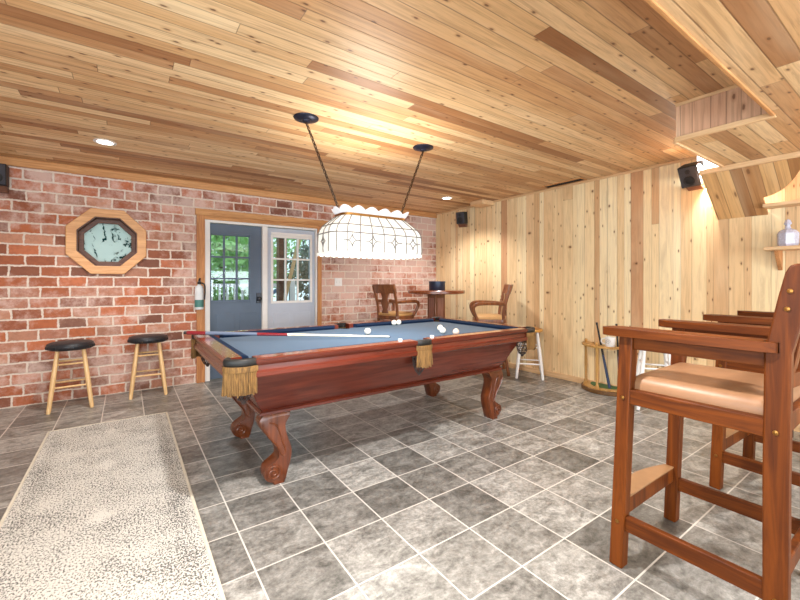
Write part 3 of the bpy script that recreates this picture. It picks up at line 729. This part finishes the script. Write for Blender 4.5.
def speaker(label, loc, rz, tilt, w, d, h, mount):
    t = thing('wall_speaker', label, 'speaker', loc, rz, 'wall speakers'); t.rotation_euler = (tilt, 0, rz)
    MB().box(-w/2, w/2, -d/2, d/2, -h/2, h/2).build('cabinet', 'dark', t, bevel=.008)
    MB().box(-w/2+.008, w/2-.008, -d/2-.008, -d/2, -h/2+.008, h/2-.008).build('grille', 'grille', t, bevel=.005)
    m = MB(); m.lathe([(.05, 0), (.05, .006), (.042, .006), (.035, .002), (.012, .006), (.001, .008)], (0, -d/2-.008, -h*.18), 20, Matrix.Rotation(PI/2, 4, 'X'))
    m.lathe([(.022, 0), (.022, .005), (.012, .002), (.001, .006)], (0, -d/2-.008, h*.25), 16, Matrix.Rotation(PI/2, 4, 'X'))
    m.build('driver', 'dark', t)
    if mount: MB().prism([(-d/2+.03, -h/2-.001), (d/2+mount, -h/2-.001), (d/2+mount, -h/2-.055), (-d/2+.07, -h/2-.055)], -.065, .065, 0).build('bracket', 'ringdark', t, bevel=.006)
    return t
speaker('black speaker on a wood bracket in the far corner of the pine wall', (4.56, 4.70, 2.335), math.radians(-70), math.radians(8), .15, .13, .195, .02)
speaker('black tilted speaker on a wood bracket beside the soffit', (4.545, 1.475, 2.325), math.radians(-96), math.radians(26), .17, .14, .21, .03)
speaker('black speaker high on the brick wall at the left edge', (-1.035, 5.39, 2.32), 0, 0, .14, .13, .21, .02)

# fire extinguisher on the left casing
fe = thing('fire_extinguisher', 'small fire extinguisher with pale label hung on the left door casing', 'extinguisher', (.735, 5.385, .93))
MB().lathe([(.001, 0), (.045, .0), (.05, .012), (.05, .25), (.042, .285), (.02, .30), (.018, .315)], n=20).build('cylinder', 'label', fe)
MB().lathe([(.0506, .03), (.0512, .03), (.0512, .12), (.0506, .12)], n=20).build('label_band', 'teal', fe)
m = MB(); m.lathe([(.02, .31), (.022, .34), (.012, .345)], n=12).box(-.012, .012, -.07, .02, .345, .357).bar((0, .02, .345), (0, -.065, .385), .02, .008); m.build('valve_handle', 'red', fe)
m = MB(); m.tube(smooth_path([(0.0, -.02, .33), (.05, -.05, .31), (.06, -.03, .22), (.055, -.02, .12)], 5), .009, 8); m.build('hose', 'red', fe)
MB().box(-.03, .03, .045, .064, .1, .24).build('wall_bracket', 'steel', fe)

# ------------------------------------------------------------------ round stools by the brick wall
def round_stool(name, label, group, loc, rz, seatmat, legmat, h, pad):
    t = thing(name, label, 'stool', loc, rz, group); R_ = .185
    if pad:
        m = MB(); m.lathe([(.001, h-.075), (.165, h-.075), (.182, h-.068), (.192, h-.045), (.188, h-.02), (.165, h-.004), (.09, h+.002), (.001, h+.003)], n=36)
        s = m.build('seat_cushion', seatmat, t, smooth=60)
        m = MB()
        for k in range(40):
            a = 2*PI*k/40; m.tube([(.1915*math.cos(a), .1915*math.sin(a), h-.062), (.1925*math.cos(a), .1925*math.sin(a), h-.045), (.178*math.cos(a), .178*math.sin(a), h-.012)], .0035, 4)
        m.build('cushion_gathers', seatmat, s)
    else:
        MB().lathe([(.001, h-.04), (.15, h-.04), (.172, h-.028), (.175, h-.014), (.165, h), (.001, h)], n=36).build('seat', seatmat, t, smooth=50)
    zt = h-.074 if pad else h-.038
    T = lambda sx, sy, z: Vector((sx*(.10+(.165-.10)*(zt-z)/zt), sy*(.10+(.165-.10)*(zt-z)/zt), z))
    for sx in (-1, 1):
        for sy in (-1, 1):
            MB().tube([T(sx, sy, z) for z in (0.0, .03, h*.45, h*.8, zt)], [.015, .018, .021, .018, .014], 12).build('leg', legmat, t)
    for i, (a, b) in enumerate((((-1, -1), (1, -1)), ((1, -1), (1, 1)), ((1, 1), (-1, 1)), ((-1, 1), (-1, -1)))):
        for z in ((.235, .455) if i % 2 == 0 else (.195, .41)):
            p, q = T(*a, z), T(*b, z); MB().tube([p, p.lerp(q, .5), q], [.0085, .0105, .0085], 8).build('rung', legmat, t)
    return t
st = round_stool('round_stool', 'round stool with black cushion against the brick wall, under the octagon window\'s left side', 'black cushioned stools', (-.468, 5.17, 0), math.radians(5), 'vinyl', 'birch', .665, True)
dup(st, (.20, 5.27, 0), math.radians(-1), 'round stool with black cushion against the brick wall, the one nearer the doors')
ws = round_stool('round_stool', 'white legged stool with honey wood seat behind the far right table corner', 'white legged stools', (4.43, 3.28, 0), math.radians(38), 'honey', 'whitepaint', .645, False)
dup(ws, (4.38, 1.74, 0), math.radians(30), 'white legged stool with honey wood seat glimpsed through the nearest bar chair')

# ------------------------------------------------------------------ cue rack
rk = thing('cue_rack', 'half round pine floor rack for cues against the pine wall', 'cue rack', (XR-.02, 2.335, 0))
def half(r, z0, z1, n=20): return [(-r*math.sin(PI*k/n), r*math.cos(PI*k/n)) for k in range(n+1)]
MB().prism(half(.29, 0, 0), .0, .045, 2).build('base', 'rackdark', rk, bevel=.006)
MB().prism(half(.27, 0, 0), .045, .056, 2).build('base_top', 'rackgold', rk, bevel=.003)
MB().prism([(x*1., y) for x, y in half(.19, 0, 0)], .056, .060, 2).build('felt_pad', 'felt', rk)
top = MB(); o_, i_ = half(.285, 0, 0), half(.17, 0, 0)
top.prism(o_+i_[::-1], .52, .545, 2); top.build('top_shelf', 'rackgold', rk, bevel=.004)
for a in (.07, .5, .93):
    x, y = -.25*math.sin(PI*a), .25*math.cos(PI*a)
    MB().lathe([(.02, .056), (.02, .08), (.013, .10), (.017, .28), (.013, .47), (.02, .50), (.02, .52)], (x, y, 0), 14).build('spindle', 'rackgold', rk)
    MB().lathe([(.012, .545), (.018, .56), (.016, .575), (.001, .585)], (x, y, 0), 12).build('finial', 'rackgold', rk)
def short_cue(label, p0, p1):
    t = thing('short_cue', label, 'cue', p0, 0, 'cues in the rack'); d = Vector(p1)-Vector(p0)
    MB().tube([d*0, d*.5], [.016, .0125], 10).build('butt', 'cueblue', t); MB().tube([d*.5, d*.965], [.0125, .009], 10).build('shaft', 'leather', t)
    MB().tube([d*.965, d], [.012, .012], 8).build('end_cap', 'dark', t)
short_cue('dark blue cue leaning in the rack, the left one', (4.50, 2.25, .061), (4.47, 2.385, .80))
short_cue('dark cue leaning in the rack, the right one', (4.54, 2.15, .061), (4.50, 2.175, .80))
cup = thing('white_mug', 'white mug with a coiled mark standing on the cue rack', 'mug', (4.445, 2.215, .5455))
MB().lathe([(.001, 0), (.045, 0), (.05, .01), (.052, .105), (.047, .105), (.044, .012), (.001, .01)], n=24).build('body', 'whitepaint', cup)
m = MB(); m.tube(smooth_path([(-.02, .048, .09), (-.03, .08, .075), (-.03, .082, .04), (-.02, .05, .025)], 5), .007, 8); m.build('handle', 'whitepaint', cup)
m = MB(); pts = []
for k in range(20):
    a = k*.5; r = .006+.0012*k; pts.append((-.0518, r*math.cos(a), .055+r*math.sin(a)))
m.tube(pts, .0014, 5); m.build('coiled_mark', 'lead', cup)

# ------------------------------------------------------------------ pub table and its two armchairs
pb = thing('pub_table', 'round topped pub table on a square panelled column in the far corner', 'table', (4.02, 4.72, 0))
MB().lathe([(.001, 1.085), (.43, 1.085), (.45, 1.095), (.45, 1.13), (.44, 1.14), (.001, 1.14)], n=48).build('tabletop', 'pubtop', pb)
MB().box(-.10, .10, -.10, .10, .12, 1.085).build('column', 'pubwood', pb, bevel=.008)
for a in range(4):
    mx = Matrix.Rotation(a*PI/2, 4, 'Z')
    MB().box(-.06, .06, -.106, -.10, .2, 1.02, mx).build('column_panel', 'pubpanel', pb, bevel=.004)
m = MB(); m.box(-.34, .34, -.06, .06, 0, .07).box(-.06, .06, -.34, .34, 0, .07).box(-.14, .14, -.14, .14, .07, .12); m.build('base', 'pubwood', pb, bevel=.01)
dr = thing('round_tin', 'round dark blue tin standing on the pub table', 'tin', (4.02, 4.70, 1.1405))
MB().lathe([(.001, 0), (.125, 0), (.128, .005), (.128, .125), (.001, .125)], n=32).build('body', 'drum', dr)
MB().lathe([(.001, .122), (.131, .118), (.131, .138), (.125, .142), (.001, .142)], n=32).build('lid', 'drum', dr)
def pub_chair(label, loc, rz):
    """local +y is the way the sitter faces"""
    t = thing('bar_armchair', label, 'bar chair', loc, rz, 'armchairs at the pub table'); H = .76
    for sx in (-1, 1):
        MB().bar((sx*.22, .20, 0), (sx*.20, .17, H-.06), .04, .04, .045, .045).build('leg', 'pubwood', t, bevel=.005)
        m = MB(); P = [(sx*.22, -.25, 0), (sx*.205, -.19, .4), (sx*.20, -.18, H), (sx*.205, -.20, .95), (sx*.215, -.28, 1.22)]
        P = smooth_path(P, 5); m.tube(P, .022, 8); m.build('back_post', 'pubwood', t)
        m = MB(); P = smooth_path([(sx*.21, -.21, .965), (sx*.24, -.05, .975), (sx*.27, .12, .975), (sx*.275, .20, .955), (sx*.265, .225, .90), (sx*.235, .19, .80), (sx*.21, .14, .72)], 6)
        m.tube(P, [.019+.006*math.sin(i/len(P)*PI) for i in range(len(P))], 8); m.build('arm', 'pubwood', t)
    m = MB(); m.loft([[(x*s, y*s-.005, z) for x, y, _ in rrect(.235, .215, .07, 0, 5)] for s, z in ((.96, H-.055), (1, H-.045), (1, H-.01), (.99, H))]); m.build('seat_frame', 'pubwood', t)
    m = MB(); m.loft([[(x*s, y*s-.005, z) for x, y, _ in rrect(.22, .20, .07, 0, 5)] for s, z in ((.98, H), (1, H+.015), (.97, H+.035), (.8, H+.048), (.3, H+.052))]); m.build('seat', 'seattan', t, smooth=60)
    m = MB(); m.loft([[(x, y0+.06*(1-(x/.23)**2)*-1+dy, z) for x in [-.23+.046*k for k in range(11)] for _ in (0,)][:] + [(x, y0+.06*(1-(x/.23)**2)*-1+dy-.028, z) for x in [.23-.046*k for k in range(11)]] for y0, dy, z in ((-.215, 0, 1.10), (-.24, 0, 1.17), (-.255, 0, 1.235))]); m.build('crest_rail', 'pubwood', t, smooth=40)
    m = MB(); m.prism([(-.07, .80), (.07, .80), (.045, .86), (.085, .95), (.06, 1.03), (.09, 1.11), (-.09, 1.11), (-.06, 1.03), (-.085, .95), (-.045, .86)], -.245, -.225, 1); m.build('carved_splat', 'pubwood', t, bevel=.006)
    m = MB(); m.bar((-.2, -.2, .98), (.2, -.2, .98), .025, .045); m.build('back_rail', 'pubwood', t, bevel=.005)
    for z, y in ((.25, .19), (.35, -.19)): MB().bar((-.21, y, z), (.21, y, z), .03, .03).build('stretcher', 'pubwood', t, bevel=.004)
    for sx in (-1, 1): MB().bar((sx*.212, .19, .2), (sx*.212, -.2, .2), .03, .03).build('stretcher', 'pubwood', t, bevel=.004)
    return t
pc = pub_chair('carved bar armchair with tan seat, on the brick wall side of the pub table', (3.42, 4.98, 0), math.radians(-78))
dup(pc, (4.18, 3.78, 0), math.radians(48), 'carved bar armchair with tan seat, close to the pine wall')

# ------------------------------------------------------------------ tall bar chairs, right foreground
def bar_chair(label, loc, rz):
    t = thing('tall_bar_chair', label, 'bar chair', loc, rz, 'oak bar chairs in the right foreground')
    hx, fy, by_ = .288, .25, -.275
    for sx in (-1, 1):
        f = MB().bar((sx*hx, fy, 0), (sx*(hx-.006), fy-.042, 1.035), .056, .056).build('front_leg', 'stool_oak', t, bevel=.005)
        MB().lathe([(.009, 0), (.008, .004), (.001, .006)], (sx*(hx+.0232), fy-.03, .76), 10, Matrix.Rotation(sx*PI/2, 4, 'Y')).lathe([(.009, 0), (.008, .004), (.001, .006)], (sx*(hx+.0262), fy-.008, .205), 10, Matrix.Rotation(sx*PI/2, 4, 'Y')).build('peg', 'brass', f)
        # back post: upright to the arm, then leaning back, rounded head
        yz = [(by_-.03, -0.0), (by_+.035, 0), (by_+.035, .6), (by_+.03, 1.03), (by_-.005, 1.22), (by_-.022, 1.30), (by_-.034, 1.325), (by_-.055, 1.332), (by_-.078, 1.322), (by_-.09, 1.29), (by_-.075, 1.2), (by_-.038, 1.03), (by_-.032, .6)]
        m = MB(); m.prism(yz, sx*hx-.022, sx*hx+.022, 0); bp = m.build('back_post', 'stool_oak', t, bevel=.006)
        m = MB()
        for y, z in ((by_, .76), (by_, .19), (by_-.035, 1.24), (by_-.028, 1.18)): m.lathe([(.009, 0), (.008, .004), (.001, .006)], (sx*(hx+.0215), y, z), 10, Matrix.Rotation(sx*PI/2, 4, 'Y'))
        m.build('peg', 'brass', bp)
        # flat arm with rounded ends over a rail
        o = sx*(hx+.045); i = sx*(hx-.065)
        pl = [(i, -.295), (i, .25), (i+sx*.02, .295), (o-sx*.035, .315), (o-sx*.012, .30), (o, .265), (o, -.245), (o-sx*.012, -.275), (o-sx*.03, -.285), (sx*(hx+.022), -.285), (sx*(hx+.022), -.240), (sx*(hx-.022), -.240), (sx*(hx-.022), -.295)]
        m = MB(); m.prism(pl, 1.03, 1.066, 2); m.build('arm', 'stool_oak_y', t, bevel=.006)
        MB().box(sx*(hx-.01)-.014, sx*(hx-.01)+.014, by_+.03, fy-.05, .975, 1.03).build('arm_rail', 'stool_oak_y', t, bevel=.004)
        MB().box(sx*hx-.018, sx*hx+.018, by_+.03, fy-.045, .735, .80).build('seat_rail', 'stool_oak_y', t, bevel=.004)
        MB().box(sx*hx-.014, sx*hx+.014, by_+.03, fy-.02, .168, .235).build('stretcher', 'stool_oak_y', t, bevel=.004)
    MB().box(-hx+.02, hx-.02, fy-.05, fy-.016, .735, .80).build('front_rail', 'stool_oak', t, bevel=.004)
    MB().box(-hx+.02, hx-.02, by_-.014, by_+.016, .735, .80).build('rear_rail', 'stool_oak', t, bevel=.004)
    MB().box(-hx+.02, hx-.02, by_-.012, by_+.014, .22, .28).build('stretcher', 'stool_oak', t, bevel=.004)
    fr = MB(); fr.box(-hx+.02, hx-.02, fy-.02, fy+.012, .215, .288); fr = fr.build('footrest', 'stool_oak', t, bevel=.004)
    pl = [(-hx+.03, fy-.022), (hx-.03, fy-.022)] + [(hx-.03-(2*hx-.06)*k/12, fy+.02+.05*math.sin(PI*k/12)) for k in range(13)]
    MB().prism(pl, .288, .294, 2).build('footrest_plate', 'brassplate', fr)
    m = MB(); R = []
    for s, z in ((.99, .775), (1., .80), (1., .822), (.97, .842), (.88, .857), (.6, .868), (.2, .871)):
        R.append([(x*s, y*s-.022, z) for x, y, _ in rrect(hx-.019, .238, .03, 0, 4)])
    m.loft(R); m.build('seat_cushion', 'tan', t, smooth=70)
    m = MB(); m.loft([[(x, by_-.045+dy-.03*(1-(x/hx)**2)+q*.011, z) for x, q in [(-hx+.02+(2*hx-.04)*k/10, 1) for k in range(11)]+[(hx-.02-(2*hx-.04)*k/10, -1) for k in range(11)]] for dy, z in ((0, 1.22), (-.012, 1.31))]); m.build('crest_rail', 'stool_oak', t, smooth=40)
    m = MB(); m.loft([[(x, by_-.005-.02*(1-(x/hx)**2)+q*.009, z) for x, q in [(-hx+.02+(2*hx-.04)*k/10, 1) for k in range(11)]+[(hx-.02-(2*hx-.04)*k/10, -1) for k in range(11)]] for z in (.90, .95)]); m.build('lower_back_rail', 'stool_oak', t, smooth=40)
    for k in range(5):
        x = -.19+.095*k; b = .02*(1-(x/hx)**2)
        m = MB(); m.bar((x, by_-.005-b, .94), (x, by_-.05-b*1.4, 1.23), .05, .012, up=(0, 1, 0)); m.build('back_slat', 'stool_oak', t, bevel=.003)
    return t
bc = bar_chair('oak bar chair with tan leather seat, nearest to the camera', (2.104, .62, 0), 0)
dup(bc, (3.265, .585, 0), math.radians(-2), 'oak bar chair with tan leather seat, behind the nearest one by the pine wall')
ps = thing('plant_stand', 'low dark stand by the pine wall behind the bar chairs', 'stand', (4.36, .72, 0))
MB().lathe([(.001, .20), (.12, .20), (.125, .21), (.12, .22), (.001, .22)], n=24).build('top', 'dark', ps)
for k in range(3):
    a = k*2*PI/3+.4; MB().tube([(.1*math.cos(a), .1*math.sin(a), 0), (.08*math.cos(a), .08*math.sin(a), .2)], .009, 8).build('leg', 'dark', ps)
o = MB().lathe([(.001, 0), (.06, 0), (.095, .03), (.11, .08), (.1, .13), (.085, .15), (.078, .15), (.09, .12), (.001, .1)], n=28).build('china_bowl', 'china', smooth=60)
o.location = (4.36, .72, .2205); tag(o, 'blue and white patterned china bowl on the low dark stand', 'bowl')

# ------------------------------------------------------------------ outside
struct('ground', MB().box(-14, 16, YB+.2, 22, -.4, -.1), 'deck', 'pale wooden deck outside the doors', 'deck', smooth=0)
dk = thing('deck_railing', 'white deck railing with upright balusters outside the slate door', 'railing', (1.6, 7.6, -.1))
m = MB(); m.box(-2.2, 1.1, -.04, .04, 1.28, 1.34); m.build('top_rail', 'whitepaint', dk); m = MB(); m.box(-2.2, 1.1, -.02, .02, .18, .24); m.build('bottom_rail', 'whitepaint', dk)
for k in range(26): MB().box(-2.2+k*.13, -2.165+k*.13, -.018, .018, .24, 1.28).build('baluster', 'whitepaint', dk)
for x in (-2.2, -.4, 1.1): MB().box(x-.05, x+.05, -.05, .05, 0, 1.4).build('post', 'whitepaint', dk)
hr = thing('stair_handrail', 'blue grey sloping handrail in front of the white deck railing', 'handrail', (1.6, 7.2, -.1))
m = MB(); m.bar((-.1, 0, .72), (.72, 0, 1.25), .05, .06); m.build('rail', 'bluegrey', hr)
MB().box(-.14, -.06, -.04, .04, 0, .78).build('post', 'bluegrey', hr); MB().box(.68, .76, -.04, .04, 0, 1.3).build('post', 'bluegrey', hr)
def tree(label, x, y, z, r, mt, n):
    t = thing('garden_tree', label, 'tree', (x, y, -.1), group='trees outside')
    MB().tube([(0, 0, 0), (.05, 0, z*.5), (0, .05, z)], [.14, .11, .06], 10).build('trunk', 'bark', t)
    m = MB()
    for k in range(n):
        d = Vector((random.gauss(0, 1), random.gauss(0, 1), random.gauss(0, 1))).normalized()*r*random.uniform(.45, 1.)
        c = Vector((0, 0, z+.1))+Vector((d.x, d.y, d.z*.95)); s_ = random.uniform(.06, .14)
        a = Vector((random.gauss(0, 1), random.gauss(0, 1), random.gauss(0, 1))).normalized(); b = a.orthogonal().normalized()
        vs = [m.bm.verts.new(c+a*s_*i+b*s_*.6*j) for i, j in ((-1, 0), (0, -.8), (1, 0), (0, .8))]; m.face(vs)
    o = m.build('crown', mt, t, smooth=0); o['kind'] = 'stuff'
tree('bright green leafy tree beyond the deck, seen through the slate door', 2.0, 10.7, 1.75, 1.5, 'leaf', 3400)
tree('grey green dense tree beyond the deck, seen through the pale door', 4.75, 9.9, 1.6, 1.3, 'leafdark', 3000)
tree('bright green leafy tree beyond the deck, left of the others', -1.4, 11.0, 2.2, 1.5, 'leaf', 1800)
tree('tall green tree far beyond the deck', 4.0, 15.6, 2.8, 2.4, 'leaf', 2600)
po = thing('porch_post', 'brown porch post with pale diagonal brace outside the pale door', 'post', (2.2, 6.7, -.1))
MB().box(-.07, .07, -.07, .07, 0, 2.6).build('upright', 'ringdark', po); MB().bar((-.02, -.09, .9), (.3, -.09, 2.2), .05, .05).build('brace', 'trimlight', po)

# ------------------------------------------------------------------ light
W = bpy.data.worlds.new('sky'); SC.world = W; W.use_nodes = True
bg = W.node_tree.nodes['Background']; bg.inputs[0].default_value = (.80, .90, 1., 1); bg.inputs[1].default_value = 1.5
def area(name, loc, target, sx, sy, power, color=(1, 1, 1)):
    l = bpy.data.lights.new(name, 'AREA'); l.shape = 'RECTANGLE'; l.size = sx; l.size_y = sy; l.energy = power; l.color = color
    o = bpy.data.objects.new(name, l); COL.objects.link(o); o.location = loc
    o.rotation_euler = (Vector(target)-Vector(loc)).to_track_quat('-Z', 'Y').to_euler(); return o
def spot(name, loc, power, ang=130, color=(1, .965, .93), r=.06):
    l = bpy.data.lights.new(name, 'SPOT'); l.energy = power; l.spot_size = math.radians(ang); l.spot_blend = .7; l.shadow_soft_size = r; l.color = color
    o = bpy.data.objects.new(name, l); COL.objects.link(o); o.location = loc; return o
area('front_window_fill', (-.15, YF+.03, 1.47), (0.6, 1.2, 2.7), 2.0, 1.4, 100, (.86, .93, 1))  # added fill at the unseen windows, tilted up to imitate bounced flash
area('front_window_fill', (2.85, YF+.03, 1.47), (2.2, 1.2, 2.7), 2.2, 1.4, 120, (.86, .93, 1))
area('side_window_fill', (XL+.03, .1, 1.47), (1.2, 1.6, 2.7), 2.9, 1.4, 95, (.86, .93, 1))
for k, (x, y, p) in enumerate(((-.161, 4.38, 80), (3.92, 4.36, 95))): spot('can_and_fill_lamp', (x, y, CH-.03), p)
spot('can_and_fill_lamp', (.9, 1.25, CH-.03), 270, 160); spot('can_and_fill_lamp', (1.9, -.25, SZ-.03), 70); spot('can_and_fill_lamp', (3.4, -.35, SZ-.03), 70)  # added lamps out of view: first imitates flash off the ceiling, soffit pair fills
downlight(.9, 1.25, 'added out-of-view recessed fill light between the rug and the pool table'); downlight(1.9, -.25, 'added out-of-view fill light in the soffit above the nearest bar chair', SZ); downlight(3.4, -.35, 'added out-of-view fill light in the soffit near the pine wall', SZ)  # fixtures added for the out-of-view fill lamps
area('wall_light_lamp', (4.58, 1.37, 2.36), (3.5, 1.75, .5), .16, .16, 36, (1, .97, .93))
area('pool_lamp_down', (LX, LY, 1.60), (LX, LY, 0), .55, .25, 16, (1, .95, .86))
area('pool_lamp_up', (LX, LY, 1.83), (LX, LY, 3), .5, .16, 12, (1, .93, .82))

# ------------------------------------------------------------------ camera
cam = bpy.data.cameras.new('camera'); co = bpy.data.objects.new('camera', cam); COL.objects.link(co)
cam.sensor_width = 36.; cam.lens = 36*388.7/800; cam.shift_y = -18/800; cam.clip_start = .02
co.location = (0, 0, 1.27); co.rotation_euler = (PI/2, 0, -.6125)
SC.camera = co
vs = SC.view_settings; vs.view_transform = 'Standard'; vs.look = 'None'; vs.exposure = .32; vs.gamma = 1.; vs.use_curve_mapping = False
